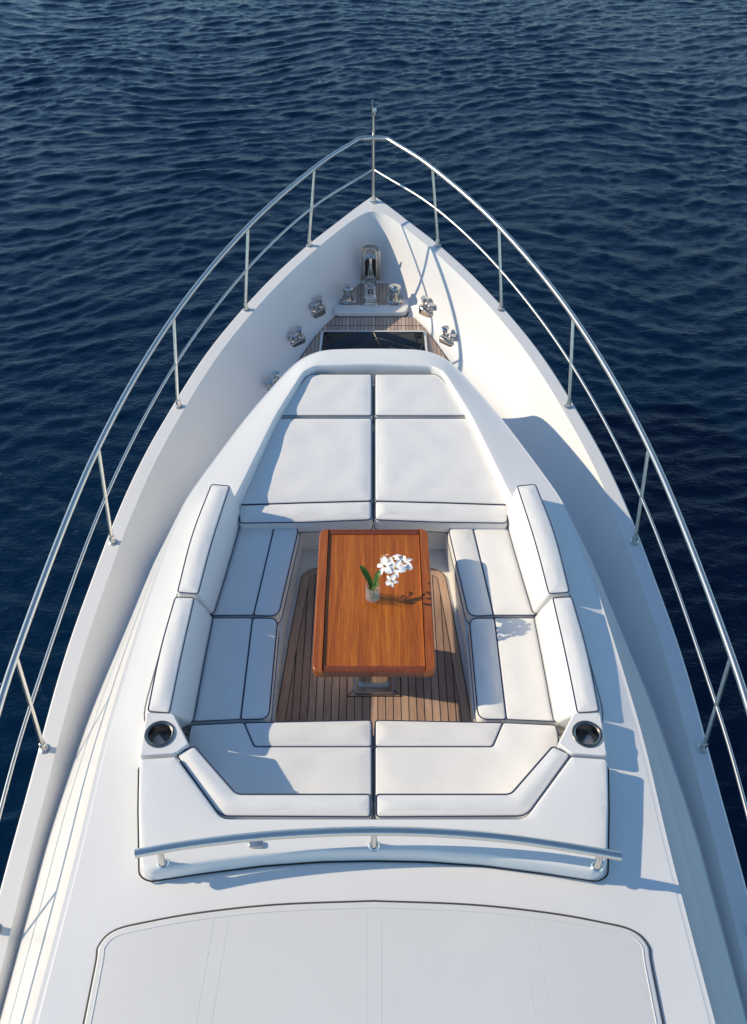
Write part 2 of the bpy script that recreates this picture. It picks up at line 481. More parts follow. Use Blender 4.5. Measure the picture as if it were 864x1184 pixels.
# ---- raised coachroof with the sunken lounge opening
zI = lambda y: interp(y, [424, 481, 583, 688, 824, 950], [.56, .59, .65, .70, .735, .745])
zE = lambda y: interp(y, [404, 480, 600, 760, 1000, 1184], [.50, .54, .615, .66, .70, .715])
pairs = [((0, 421), (0, 403)), ((66, 423), (60, 404)), ((80, 430), (90, 417)), ((112, 481), (146, 480)), ((160, 579), (213, 570)),
         ((184, 592), (228, 598)), ((225, 700), (264, 696)), ((260, 828), (305, 828)), ((229, 874), (320, 885)), ((177, 951), (346, 1000)), ((90, 951), None), ((0, 951), None)]
eaft = P(392, 1184, .715)
Ik, Ek = [], []
for i, (a, b) in enumerate(pairs):
    Ik.append(P(a[0], a[1], zI(a[1])))
    if b: Ek.append(P(b[0], b[1], zE(b[1])))
Ek.append(Vector((eaft.x+.12, -1.6, .715))); Ek.append(Vector((0, -1.6, .73)))
for k in (0, -1): Ik[k].x = 0
NS = 14; I, E = [], []
for i in range(len(Ik)-1):
    for k in range(NS):
        I.append(Ik[i].lerp(Ik[i+1], k/NS)); E.append(Ek[i].lerp(Ek[i+1], k/NS))
I.append(Ik[-1]); E.append(Ek[-1])
def sm(L, it, a=0, b=None):
    b = b or len(L)-1
    for _ in range(it):
        M_ = [p.copy() for p in L]
        for i in range(1, len(L)-1):
            if a <= i <= b: M_[i] = (L[i-1]+L[i]*2+L[i+1])/4
        M_[0].y = (L[0].y+L[1].y)/2
        L = M_
    return L
I = sm(I, 4)
E = sm(E, 26, 0, NS*9+6)
def outn(L, d):
    out = []
    for i, p in enumerate(L):
        a = L[i-1] if i else Vector((-L[1].x, L[1].y, 0)); b = L[i+1] if i < len(L)-1 else Vector((-L[-2].x, L[-2].y, 0))
        t = Vector((b.x-a.x, b.y-a.y)).normalized(); n = Vector((-t.y, t.x))   # outward for bow -> +x -> aft travel
        dd = d(p) if callable(d) else d
        out.append(Vector((p.x+n.x*dd, p.y+n.y*dd, p.z)))
    out[0].x = 0; out[-1].x = 0
    return out
def setz(L, f): return [Vector((p.x, p.y, f(p, i))) for i, p in enumerate(L)]
# foot of the trunk side
Dk = [P(h, y, -.28) for h, y in [(237, 600), (285, 720), (333, 832), (383, 980), (432, 1157)]]
def footx(Y): return interp(Y, [p.y for p in Dk][::-1], [p.x for p in Dk][::-1])
D = []
for i, p in enumerate(E):
    q = outn(E, .30)[i] if False else None
    D.append(None)
Eo = outn(E, .30)
for i, p in enumerate(E):
    q = Eo[i].copy()
    Y = q.y
    if i < NS*10+2 and Y < 6.6:
        t = min(1, max(0, (6.6-Y)/1.2)); fx = footx(Y)
        q.x = lerp(q.x, fx, t); 
    q.z = zdeck(Y)-.03
    D.append(q) if False else None
    D[i] = q
D[-1] = Vector((0, -1.9, -.25))
for i in range(NS*10+2, len(D)-1): D[i].y = -1.9; D[i].z = -.3
D = sm(D, 10)
rings = []
rings.append(setz(I, lambda p, i: 0.004))
rings.append(setz(I, lambda p, i: I[i].z-.022))
for a in (.3, .6, .8, 1):
    ang = a*math.pi/2
    rings.append(setz(outn(I, .022*(1-math.cos(ang))), lambda p, i: I[i].z-.022+.022*math.sin(ang)))
I2 = rings[-1]
ledge = outn(E, -.035)
for t in (.12, .35, .6, .8, 1):
    rings.append([I2[i].lerp(ledge[i], t)+Vector((0, 0, .004*math.sin(t*math.pi))) for i in range(len(I))])
for p in rings[-1]: p.z += .004
L = outn(E, -.028); rings.append([Vector((p.x, p.y, E[i].z+.003)) for i, p in enumerate(L)])
L = outn(E, -.022); rings.append([Vector((p.x, p.y, E[i].z+.000)) for i, p in enumerate(L)])
rings.append([p.copy() for p in E])
for t in (.04, .10, .2, .35, .55, .8, 1):
    # convex shoulder then straight flank
    row = []
    for i in range(len(E)):
        e, d = E[i], D[i]
        hx = t; hz = t
        row.append(Vector((lerp(e.x, d.x, hx), lerp(e.y, d.y, hx), lerp(e.z, d.z, hz))))
    rings.append(row)
bm = bmesh.new()
def closed_full(half): return half + mirror(half[1:-1])[::-1]
rings_mesh(bm, [closed_full(r) for r in rings], capA=False, capB=False)
bmesh.ops.recalc_face_normals(bm, faces=bm.faces[:]); ROOF = BVHTree.FromBMesh(bm)
obj('coachroof', bm, M_GEL, yacht, sharp=50)
def roofz(x, y):
    h = ROOF.ray_cast(Vector((x, y, 4)), Vector((0, 0, -1)))
    return h[0].z if h[0] else .7

for s in (1, -1):
    L = outn(I, .045)[NS*5+4:NS*7+6]
    L = [Vector((s*p.x, p.y, 0)) for p in L]
    bm = bmesh.new(); tube(bm, [Vector((p.x, p.y, roofz(p.x, p.y)+.001)) for p in L], .0035, 6); obj('coaming_seam', bm, mat('grey_sealant', (.16, .155, .14), .6), yacht)
# ---- lounge sole, teak inlay
bm = bmesh.new()
base = [Vector((p.x, p.y, -.01)) for p in offset(closed_full(I), -.03)]
slab(bm, base, .04, r=.001, rad=0)
obj('lounge_sole', bm, M_GEL, yacht)
fl = [(67, 657), (82, 664), (96, 735), (112, 829), (122, 900)]
half = [P(h, y, .004) for h, y in fl]
poly = [Vector((p.x, p.y, .004)) for p in half]+[Vector((-p.x, p.y, .004)) for p in half[::-1]]
poly = arc_poly(poly, [.03, .12, .1, .1, .01, .01, .1, .1, .12, .03], 5)
bm = bmesh.new(); slab(bm, offset(poly, -.008), .01, r=.0015, rad=0); seam = obj('floor_seam', bm, M_RUB, yacht)
bm = bmesh.new(); p2 = [Vector((p.x, p.y, .008)) for p in poly]; slab(bm, p2, .01, r=.001, rad=0)
border = obj('teak_border', bm, M_TEAKB, yacht)
inn = offset(p2, .07)
bm = bmesh.new(); slab(bm, [Vector((p.x, p.y, .0105)) for p in offset(p2, .065)], .01, r=.001, rad=0); obj('floor_seam', bm, M_RUB, yacht)
bm = bmesh.new(); slab(bm, [Vector((p.x, p.y, .013)) for p in inn], .01, r=.001, rad=0); obj('teak_floor', bm, M_TEAK, yacht)

# ---- moulded seat bases under the cushions
SZ = .42
def sidebase(s):
    tp = [P(80, 600, .30), P(104, 712, .30), P(116, 835, .30), P(240, 850, .30), P(225, 790, .3), P(205, 700, .30), P(170, 590, .30)]
    bt = [P(84, 600, -.005), P(101, 712, -.005), P(113, 829, -.005), P(230, 850, -.005), P(205, 790, -.005), P(190, 700, -.005), P(160, 590, -.005)]
    tp = [Vector((s*p.x, p.y, .30)) for p in tp]
    bt2 = []
    for i, p in enumerate(bt):
        q = Vector((s*p.x, tp[i].y, -.005))
        if i in (0, 1, 2): q.x = tp[i].x+s*(-.0+.02)
        else: q.x = tp[i].x
        bt2.append(q)
    bm = bmesh.new()
    T = arc_poly(tp, .04, 4); Bt = arc_poly(bt2, .04, 4)
    rings_mesh(bm, [Bt, T]); obj('seat_base', bm, M_GEL, yacht)
sidebase(1); sidebase(-1)
def prism(name, pts, z0, z1, m, parent, rad=.04, r=.015):
    bm = bmesh.new(); slab(bm, [Vector((p[0], p[1], z1)) for p in pts], z1-z0, r=r, rad=rad); return obj(name, bm, m, parent)
yb = P(0, 836, .42).y-.02; ye = P(0, 951, .75).y+.01
prism('seat_base', [(-1.55, yb), (1.55, yb), (1.42, ye+.28), (1.1, ye), (-1.1, ye), (-1.42, ye+.28)], -.005, .30, M_GEL, yacht)
# sun pad platform
SP = .50
pf = P(0, 604, .42).y
h1 = P(158, 584, .36); h2 = P(112, 481, .36); h3 = P(76, 424, .36)
prism('sunpad_base', [(-h1.x*1.05, pf+.07), (h1.x*1.05, pf+.07), (h2.x*1.03, h2.y), (h3.x, h3.y+.05), (-h3.x, h3.y+.05), (-h2.x*1.03, h2.y)], -.004, .36, M_GEL, yacht)

# ---- raised aft box behind the seat + cup holder corners
AZ = .85
def aftbox():
    rim = [(229, 874), (271, 877), (272, 930), (270, 1000), (258, 1007)]
    hp = [P(h, y, AZ) for h, y in rim]
    back = [P(h, y, AZ) for h, y in [(200, 998), (130, 989), (60, 984), (0, 983)]]
    inner = [P(h, y, AZ) for h, y in [(0, 946), (90, 946), (176, 946)]]
    loop = [hp[0]]+hp[1:4]+[hp[4]]+back+mirror(back[:-1])[::-1]+mirror(hp)[::-1]+mirror(inner)[::-1]+inner[1:]
    rad = [.01]+[.03, .03, .12, .05]+[.05]*3+[0]+[.05]*3+[.05, .12, .03, .03, .01]+[.05]*2+[0]+[.05]*2
    rad = rad[:len(loop)]+[.02]*(len(loop)-len(rad))
    T = arc_poly(loop, rad, 5)
    yc = P(0, 975, AZ).y
    def low(p, dz, out):
        # lower outline: the aft face leans back
        f = max(0, min(1, (P(0, 960, AZ).y-p.y)/.12))
        return Vector((p.x, p.y-out*f, p.z-dz))
    bm = bmesh.new()
    loops = [[low(p, .17, .022) for p in T], [low(p, .10, .018) for p in T], [low(p, .05, .012) for p in T], [low(p, .018, .005) for p in T]]
    L1 = offset(T, .006); loops.append([Vector((p.x, p.y, p.z-.005)) for p in L1])
    L1 = offset(T, .013); loops.append(L1)
    RR = rings_mesh(bm, loops, capA=False, capB=False); crown(bm, RR[-1], lambda x, y, d: AZ+.004*min(1, d/.08), .05); o = obj('aft_locker_lid', bm, M_GEL, yacht)
    g = [low(p, .098, .022) for p in T]
    g = [p for p in g if True]
    for q in g:
        f = max(0, min(1, (P(0, 930, AZ).y-q.y)/.15))
        q.x *= 1.014
    bm = bmesh.new(); tube(bm, offset(g, -.001), .005, 6, closed=True)
    go = obj('gasket', bm, M_RUB, o)
aftbox()
for s in (-1, 1):
    z = .83
    pts = [(263, 823), (231, 824), (213, 860), (229, 872), (271, 875)]
    T = [Vector((s*P(h, y, z).x, P(h, y, z).y, z)) for h, y in pts]
    c = P(247, 849, z); c.x *= s
    T = arc_poly(T, .02, 4)
    # surface with a round well: bridge outer loop to a circle
    n = len(T); ang = [math.atan2(p.y-c.y, p.x-c.x) for p in T]
    circ = lambda r, zz: [Vector((c.x+r*math.cos(a), c.y+r*math.sin(a), zz)) for a in ang]
    def dens(L, k=4):
        out = []
        for i in range(len(L)):
            a, b = L[i], L[(i+1) % len(L)]; kk = k
            for j in range(kk): out.append(a.lerp(b, j/kk))
        return out
    T = dens(T, 4); ang = [math.atan2(p.y-c.y, p.x-c.x) for p in T]
    bm = bmesh.new()
    rings_mesh(bm, [[Vector((p.x, p.y, z-.2)) for p in T], [Vector((p.x, p.y, z-.012)) for p in T], [Vector((p.x, p.y, z)) for p in offset(T, .01)], circ(.085, z), circ(.085, z-.15)], capA=False, capB=True)
    cs = obj('cup_console', bm, M_GEL, yacht, sharp=40)
    bm = bmesh.new()
    lathe(bm, [(.066, -.14), (.071, -.135), (.074, -.02), (.082, .0), (.094, .001), (.097, .005), (.093, .009), (.083, .010), (.074, .004), (.070, -.02), (.063, -.105), (.0001, -.108)], c, 36)
    obj('cup_holder', bm, M_CUP, cs)

# ---- roof panel aft
RZ = .735
pp = [(0, 1043), (110, 1047), (200, 1056), (262, 1066), (300, 1075), (318, 1092), (322, 1115), (345, 1230)]
hp = catmull([P(h, y, RZ+.012) for h, y in pp], 5)
yend = -1.2
hp.append(Vector((hp[-1].x+.03, yend, RZ+.012)))
loop = hp+mirror(hp[1:])[::-1]
def densify(L, st=.06):
    out = []
    for i in range(len(L)):
        a, b = L[i], L[(i+1) % len(L)]; k = max(1, int((b-a).length/st))
        out += [a.lerp(b, j/k) for j in range(k)]
    return out
def drape(L, up): return [Vector((p.x, p.y, roofz(p.x, p.y)+up)) for p in L]
T = densify(arc_poly(loop, [0]+[.06]*(len(hp)-2)+[.02, .02]+[.06]*(len(hp)-2), 4))
bm = bmesh.new()
RR = rings_mesh(bm, [drape(T, -.02), drape(T, .006), drape(offset(T, .003), .010), drape(offset(T, .010), .012)], capB=False)
crown(bm, RR[-1], lambda x, y, d: roofz(x, y)+.012, .11)
panel = obj('roof_panel', bm, M_ROOF, yacht)
bm = bmesh.new(); tube(bm, drape(offset(T, -.006), .001), .0065, 6, closed=True); obj('gasket', bm, mat('grey_gasket', (.07, .07, .065), .6), panel)
bm = bmesh.new(); tube(bm, drape(offset(T, .034), .0115), .004, 6, closed=True); obj('panel_trim', bm, M_ROOF, panel)
for h in (-175, 0, 175):
    y0 = P(0, 1048 if h == 0 else 1060, RZ).y; xx = P(h, 1060, RZ).x
    bm = bmesh.new()
    for dx in (-.04, .04):
        tube(bm, drape([Vector((xx+dx+(0.03*k*(h > 0)-.03*k*(h < 0))*.2, lerp(y0, yend+.05, k/30), 0)) for k in range(31)], .0112), .0017, 6)
    obj('panel_seam', bm, M_ROOF, panel)

# ================================================================== foredeck fittings
def zd(x, y): return zdeck(y)
FZ = -.415
# teak surround and hatch
def quad(px, z): return [Vector((Q(x, y, z).x, Q(x, y, z).y, z)) for x, y in px]
bm = bmesh.new(); tr = quad([(381, 367), (484, 367), (524, 425), (341, 425)], FZ+.012); slab(bm, offset([p for p in tr], -.012), .02, r=.002, rad=0); obj('deck_seam', bm, M_RUB, yacht)
bm = bmesh.new(); slab(bm, [p+Vector((0, 0, .003)) for p in tr], .02, r=.002, rad=0); obj('teak_deck', bm, M_TEAKF, yacht)
tr2 = quad([(384, 370), (481, 370), (484, 374), (381, 374)], FZ+.017)
bm = bmesh.new()
for a, b in (((381, 368.5), (372, 380)), ((484, 368.5), (493, 380)), ((374, 376.5), (491, 376.5))):
    tube(bm, [Q(a[0], a[1], FZ+.0145), Q(b[0], b[1], FZ+.0145)], .004, 6)
obj('teak_joint', bm, M_RUB, yacht)
hatch = thing('deck_hatch', Q(432.5, 395, FZ+.015), 'black glass deck hatch in the teak before the sun pad', 'hatch')
hq = quad([(372, 382), (493, 382), (497, 425), (367, 425)], FZ+.055)
bm = bmesh.new(); hf = slab(bm, hq, .045, r=.006, rad=.05); obj('frame', bm, M_GEL, hatch)
bm = bmesh.new(); slab(bm, [Vector((p.x, p.y, FZ+.060)) for p in offset(hf, .03)], .01, r=.002, rad=0); obj('glass', bm, M_BLACK, hatch)
for x in (380.5, 485.5):
    bm = bmesh.new(); c = Q(x, 389, FZ+.060); lathe(bm, [(.032, 0), (.032, .006), (.024, .010), (.0001, .010)], c, 16); box(bm, c+Vector((0, .03, .008)), (.03, .05, .012), 0, .003); obj('latch', bm, M_RUB, hatch)

# windlass platform
wb = thing('windlass_platform', Q(429, 345, FZ), 'white raised anchor locker lid with teak inlay near the bow', 'locker lid')
PZ = FZ+.075
pl = quad([(395, 324), (463, 324), (474, 352), (470, 361), (388, 361), (384, 352)], PZ)
bm = bmesh.new(); T = slab(bm, pl, .06, r=.012, rad=.06); lid = obj('lid', bm, M_GEL, wb)
bm = bmesh.new(); tube(bm, [Vector((p.x, p.y, FZ+.008)) for p in offset(T, -.008)], .009, 6, closed=True); obj('gasket', bm, M_RUB, lid)
ti = quad([(402, 327), (457, 327), (467, 353), (392, 353)], PZ+.004)
bm = bmesh.new(); TT = slab(bm, [p for p in ti], .01, r=.002, rad=.04); ins = obj('teak_inlay', bm, M_TEAKF, wb)
bm = bmesh.new(); tube(bm, [p+Vector((0, 0, -.001)) for p in offset(TT, -.004)], .005, 6, closed=True); obj('seam', bm, M_STEEL, ins)

# anchor roller slot: steel frame round a dark well, sloping up toward the stem
slot = thing('anchor_roller', Q(429, 325, PZ), 'long rounded steel anchor roller slot running toward the stem, dark inside', 'anchor roller')
sa = [Vector((Q(x, y, 0).x, 0, 0)) for x, y in ((0, 0),)]
def bowl_z(x, y):
    """height of the deck surface under a point"""
    x = abs(x); best = []
    for L in bowl:
        ys = [p.y for p in L][::-1]
        if y > ys[-1]: continue
        best.append((interp(y, ys, [p.x for p in L][::-1]), interp(y, ys, [p.z for p in L][::-1])))
    if not best: return zcap(y)
    best.sort()
    if x <= best[0][0]:
        L0 = bowl[-1]; ys = [p.y for p in L0][::-1]
        return best[0][1]
    return interp(x, [b[0] for b in best], [b[1] for b in best])
def on(x, y, up=0):
    z = -.3
    for _ in range(25): q = Q(x, y, z); z = .5*z+.5*bowl_z(q.x, q.y)
    return Q(x, y, z+up)
def sp(x, y, up=0):
    a = on(429, 283, .03); b = Q(429, 326, PZ+.012); t = (326-y)/43
    z = lerp(b.z, a.z, t)+up; return Q(x, y, z)
outl = arc_poly([sp(417.5, 326), sp(418, 283), sp(440, 283), sp(440.5, 326)], [.01, .11, .11, .01], 8)
inl = arc_poly([sp(422.5, 320, .006), sp(423, 288, .006), sp(435, 288, .006), sp(435.5, 320, .006)], [.05, .05, .05, .05], 8)
bm = bmesh.new()
dn = lambda L, d: [p+Vector((0, 0, -d)) for p in L]
rings_mesh(bm, [dn(outl, .16), outl, [p+Vector((0, 0, .008)) for p in offset(outl, .012)], [p+Vector((0, 0, .004)) for p in offset(inl, -.01)], inl, dn(inl, .10)], capA=True, capB=False)
obj('frame', bm, M_STEEL, slot)
bm = bmesh.new(); rings_mesh(bm, [dn(inl, .101), dn(offset(inl, -.002), .10)], capA=True); bmesh.ops.contextual_create(bm, geom=[]) if False else None
obj('well', bm, M_DARK, slot)
bm = bmesh.new(); a = sp(424.5, 300, -.03); b = sp(433.5, 300, -.03); tube(bm, [a, a.lerp(b, .2), a.lerp(b, .5), a.lerp(b, .8), b], [.05, .045, .03, .045, .05], 16); obj('roller', bm, M_STEEL, slot)
anchor = thing('anchor', sp(429, 305, -.04), 'polished anchor shank lying in the bow roller slot', 'anchor')
bm = bmesh.new(); tube(bm, [sp(429, 292, -.05), sp(429, 300, .02), sp(429, 312, .03)], [.02, .024, .018], 8); obj('shank', bm, M_STEEL, anchor)
for s in (-1, 1):
    bm = bmesh.new(); tube(bm, [sp(429, 294, .0), sp(429+s*4, 297, .012), sp(429+s*5, 303, -.02)], [.02, .028, .012], 8); obj('fluke', bm, M_STEEL, anchor)
stop = thing('chain_stopper', Q(429, 345, PZ+.01), 'V shaped steel chain stopper between the two capstans', 'chain stopper')
for s in (-1, 1):
    bm = bmesh.new(); tube(bm, [sp(429+s*1, 308, .03), Q(429+s*2.8, 322, PZ+.08), Q(429+s*4.6, 340, PZ+.06)], [.010, .013, .015], 8); obj('arm', bm, M_STEEL, stop)
bm = bmesh.new(); box(bm, Q(429, 345, PZ+.045), (.13, .12, .08), 0, .012); obj('block', bm, M_STEEL, stop)
bm = bmesh.new(); box(bm, Q(429, 352, PZ+.010), (.16, .04, .012), 0, .003); obj('foot', bm, M_STEEL, stop)
for x in (403, 457):
    c_ = Q(x, 344, PZ+.0045)
    bm = bmesh.new(); TP = slab(bm, [c_+Vector((-.10, -.13, 0)), c_+Vector((.10, -.13, 0)), c_+Vector((.10, .13, 0)), c_+Vector((-.10, .13, 0))], .006, r=.002, rad=.06); pt = obj('capstan_plate', bm, M_CHROME, wb)
bm = bmesh.new(); c_ = Q(429, 334, PZ+.0045); slab(bm, [c_+Vector((-.075, -.24, 0)), c_+Vector((.075, -.24, 0)), c_+Vector((.075, .16, 0)), c_+Vector((-.075, .16, 0))], .006, r=.002, rad=.02); obj('chain_plate', bm, M_CHROME, wb)
gyp = thing('chain_drum', Q(429, 338, PZ+.01), 'small flanged steel drum lying between the two capstans', 'drum')
gc = Q(429, 333, PZ+.055)
for s_ in (-1, 1):
    bm = bmesh.new(); lathe(bm, [(.052, -.012), (.052, .0), (.040, .012), (.0001, .012)], gc+Vector((s_*.030, 0, 0)), 20, axis=(s_, 0, 0)); obj('flange', bm, M_CHROME, gyp)
bm = bmesh.new(); lathe(bm, [(.03, -.03), (.026, 0), (.03, .03)], gc, 16, axis=(1, 0, 0)); obj('hub', bm, M_CHROME, gyp)
# chain links between stopper and roller
chain = thing('anchor_chain', Q(429, 325, PZ+.05), 'short run of steel chain from the roller to the chain stopper', 'chain')
for i in range(9):
    c = sp(429, 306, .03).lerp(Q(429, 341, PZ+.07), i/8)
    bm = bmesh.new()
    pts = []
    for k in range(12):
        a = k*2*math.pi/12; u = .011*math.cos(a); v = .022*math.sin(a)
        pts.append(c+(Vector((u, v, 0)) if i % 2 else Vector((0, v, u))))
    tube(bm, pts, .0045, 6, closed=True); obj('link', bm, M_STEEL, chain)

def capstan(x, y, label):
    c = Q(x, y, PZ+.004)
    t = thing('capstan', c, label, 'capstan', 'capstans on the locker lid')
    bm = bmesh.new(); lathe(bm, [(.085, 0), (.085, .012), (.072, .022), (.0001, .022)], c, 28); obj('base', bm, M_CHROME, t)
    bm = bmesh.new(); lathe(bm, [(.064, .02), (.060, .04), (.046, .08), (.044, .13), (.052, .165), (.070, .185), (.074, .195), (.070, .203), (.0001, .206)], c, 28); dr = obj('drum', bm, M_CHROME, t)
    bm = bmesh.new(); lathe(bm, [(.034, .206), (.034, .212), (.026, .216), (.0001, .216)], c, 20); obj('cap', bm, M_CHROME, dr)
    bm = bmesh.new()
    for k in range(8):
        a = k*math.pi/4; tube(bm, [c+Vector((.060*math.cos(a), .060*math.sin(a), .05)), c+Vector((.048*math.cos(a), .048*math.sin(a), .10)), c+Vector((.055*math.cos(a), .055*math.sin(a), .155))], .006, 6)
    obj('ribs', bm, M_CHROME, dr)
capstan(403, 348, 'polished steel capstan on the left side of the locker lid')
capstan(457, 348, 'polished steel capstan on the right side of the locker lid')

# mooring bitts
def bitt0():
    t = thing('mooring_bitt', (0, 0, 0), 'x', 'mooring bitt', 'mooring bitts on the foredeck')
    bm = bmesh.new(); slab(bm, [Vector((-.065, -.14, .016)), Vector((.065, -.14, .016)), Vector((.065, .14, .016)), Vector((-.065, .14, .016))], .10, r=.006, rad=.05); obj('base_plate', bm, M_CHROME, t)
    for yy, nm, hh in ((.07, 'post', 1.0), (-.07, 'post', .72)):
        bm = bmesh.new(); lathe(bm, [(.040, .014), (.034, .03), (.028, .07*hh), (.032, .115*hh), (.052, .132*hh), (.056, .142*hh), (.048, .152*hh), (.0001, .156*hh)], (0, yy, 0), 20); obj(nm, bm, M_CHROME, t)
    bm = bmesh.new(); tube(bm, [(0, -.13, .06), (0, -.07, .075), (0, .07, .075), (0, .12, .07)], [.012, .018, .018, .012], 10); obj('crossbar', bm, M_CHROME, t)
    for sx in (-1, 1):
        for sy in (-1, 1):
            bm = bmesh.new(); lathe(bm, [(.010, .016), (.009, .020), (.0001, .021)], (sx*.05, sy*.118, 0), 10); obj('bolt', bm, M_BRUSH, t)
    return t
proto = bitt0()
bl = [((367, 358), -40, 'steel mooring bitt on the left foredeck, nearer the bow, beside the locker lid'),
      ((343, 393), -40, 'steel mooring bitt on the left foredeck beside the black hatch'),
      ((495, 358), 40, 'steel mooring bitt on the right foredeck, nearer the bow, in the rail shadows'),
      ((519, 393), 40, 'steel mooring bitt on the right foredeck beside the black hatch'),
      ((317, 446), -35, 'steel mooring bitt half hidden behind the left front corner of the coachroof')]
for i, ((x, y), rz, lab) in enumerate(bl):
    o = proto if i == 0 else dup_tree(proto)
    q = on(x, y, 0); print('bitt', i, q)
    o.rotation_euler = (0, 0, R(rz)); o.location = q; o.scale = (.86, .86, .95); o['label'] = lab
for (dummy) in ():
    e = .03; gx = (bowl_z(q.x+e, q.y)-bowl_z(q.x-e, q.y))/(2*e); gy = (bowl_z(q.x, q.y+e)-bowl_z(q.x, q.y-e))/(2*e)
    nrm = Vector((-gx, -gy, 1)).normalized()
    q_ = Vector((0, 0, 1)).rotation_difference(nrm) @ Matrix.Rotation(R(rz), 3, 'Z').to_quaternion()
    o.rotation_euler = q_.to_euler()
    o.location = q; o['label'] = lab

# ================================================================== bow rail
rail = thing('guard_rail', (0, 8, zcap(8)), 'polished steel guard rail with slim posts running round the whole bow', 'railing')
posts = [((74, 284), (68, 194), (72, 240)), ((147, 358), (145, 262), (147, 315)), ((225, 470), (231, 366), (230, 420)), ((301, 627), (318.5, 517), (312, 573)), ((380, 866), (414, 758), (402, 812)), ((437, 1075), (520, 1060), (478, 1070))]
tops, mids = [], []
RH = [.87, .86, .86, .86, .86, .86]
P5 = None
for i, (b, t, m) in enumerate(posts):
    bp = capP(*b); zt = bp.z+RH[i]; zm = bp.z+RH[i]*.47
    if i < 5: tp, mp_ = P(*t, zt), P(*m, zm)
    else: tp = Vector((bp.x+.0, bp.y+.12, zt)); mp_ = Vector((bp.x, bp.y+.05, zm))
    kk = bp+Vector((0, 0, .09)); mp_ = kk.lerp(tp, .44)
    tops.append((bp, tp, mp_))
b5, t5, m5 = tops[-1]
railtop = [P(13, 160, 1.23)]+[t for _, t, _ in tops]+[Vector((t5.x+.02, t5.y-1.8, t5.z)), Vector((t5.x, t5.y-3.2, t5.z))]
ct = catmull(railtop[1:], 10)
nose = [Vector((0, railtop[0].y+.015, 1.232)), Vector((railtop[0].x*.6, railtop[0].y+.012, 1.232)), railtop[0]+Vector((.02, -.01, 0))]
tmp = catmull([railtop[0]+Vector((.05, -.035, 0))]+railtop[1:], 10)
half = nose+tmp
bm = bmesh.new(); tube(bm, half[::-1]+mirror(half[1:]), .025, 14); obj('top_rail', bm, M_RAIL, rail)
mr0 = P(4, 197, .82)
for s in (1, -1):
    ml = [Vector((.02, mr0.y, .82))]+[m for _, _, m in tops]+[Vector((m5.x+.02, m5.y-1.8, m5.z)), Vector((m5.x, m5.y-3.2, m5.z))]
    ml = catmull(ml, 10)
    if s < 0: ml = mirror(ml)
    bm = bmesh.new(); tube(bm, ml, .0135, 10); obj('mid_rail', bm, M_RAIL, rail)
    for bp, tp, mp_ in tops:
        f = lambda p: Vector((s*p.x, p.y, p.z))
        up = Vector((0, 0, 1))
        kk = bp+Vector((0, 0, .09))
        bm = bmesh.new(); path = [f(bp), f(kk-Vector((0, 0, .02))), f(kk.lerp(tp, .03)), f(mp_), f(tp)]; tube(bm, path, .0165, 12); st = obj('stanchion', bm, M_RAIL, rail)
        bm = bmesh.new(); lathe(bm, [(.042, -.002), (.042, .005), (.034, .009), (.025, .012), (.024, .075), (.021, .082), (.016, .084)], f(bp), 18); obj('base_socket', bm, M_RAIL, st)
# jack staff on the stem
js = thing('bow_staff', P(0, 233, zcap(10.9)), 'vertical steel staff standing on the very tip of the bow', 'flag staff')
c = P(0, 233, zcap(10.9))
bm = bmesh.new(); tube(bm, [c, c+Vector((0, 0, .35)), c+Vector((0, 0, .82)), c+Vector((0, 0, 1.1))], [.024, .024, .02, .016], 14); obj('pole', bm, M_STEEL, js)
bm = bmesh.new(); lathe(bm, [(.05, .001), (.05, .01), (.032, .02), (.03, .05), (.024, .055)], c, 20); obj('base', bm, M_STEEL, js)
bm = bmesh.new(); tube(bm, [c+Vector((-.012, 0, 1.08)), c+Vector((-.012, 0, 1.26))], .011, 8); lathe(bm, [(.024, 1.09), (.028, 1.10), (.028, 1.15), (.02, 1.17), (.0001, 1.17)], c+Vector((.012, 0, 0)), 12); obj('light', bm, M_BRUSH, js)

# ================================================================== aft handrail
HR = 1
hr = thing('handrail', (0, P(0, 972, AZ).y, AZ), 'long curved steel grab rail across the locker behind the aft seat', 'handrail')
hz = AZ+.15
pth = catmull([Q(x, y, hz) for x, y in [(157, 987), (215, 977), (290, 968), (360, 963), (433, 961), (510, 963), (585, 969), (655, 979), (719, 990)]], 8)
bm = bmesh.new(); tube(bm, pth, .0255, 16); obj('bar', bm, M_STEEL, hr)
for x in (187, 435, 690):
    best = min(pth, key=lambda p: abs(p.x-Q(x, 975, hz).x))
    foot = Vector((best.x, best.y-.02, AZ-.002))
    bm = bmesh.new(); tube(bm, [foot, foot+Vector((0, .002, .06)), best-Vector((0, 0, .01))], [.022, .02, .018], 14); pst = obj('bracket', bm, M_STEEL, hr)
    bm = bmesh.new(); lathe(bm, [(.034, 0), (.034, .008), (.026, .016), (.0001, .017)], foot, 18); obj('foot', bm, M_STEEL, pst)
c = Q(297, 977, AZ)
bm = bmesh.new(); slab(bm, arc_poly([c+Vector((-.045, -.02, .02)), c+Vector((.045, -.02, .02)), c+Vector((.045, .02, .02)), c+Vector((-.045, .02, .02))], .02, 5), .021, r=.006, rad=0)
tag(obj('hatch_latch', bm, M_BRUSH, org=c), 'small steel latch on the locker just behind the curved handrail', 'latch')

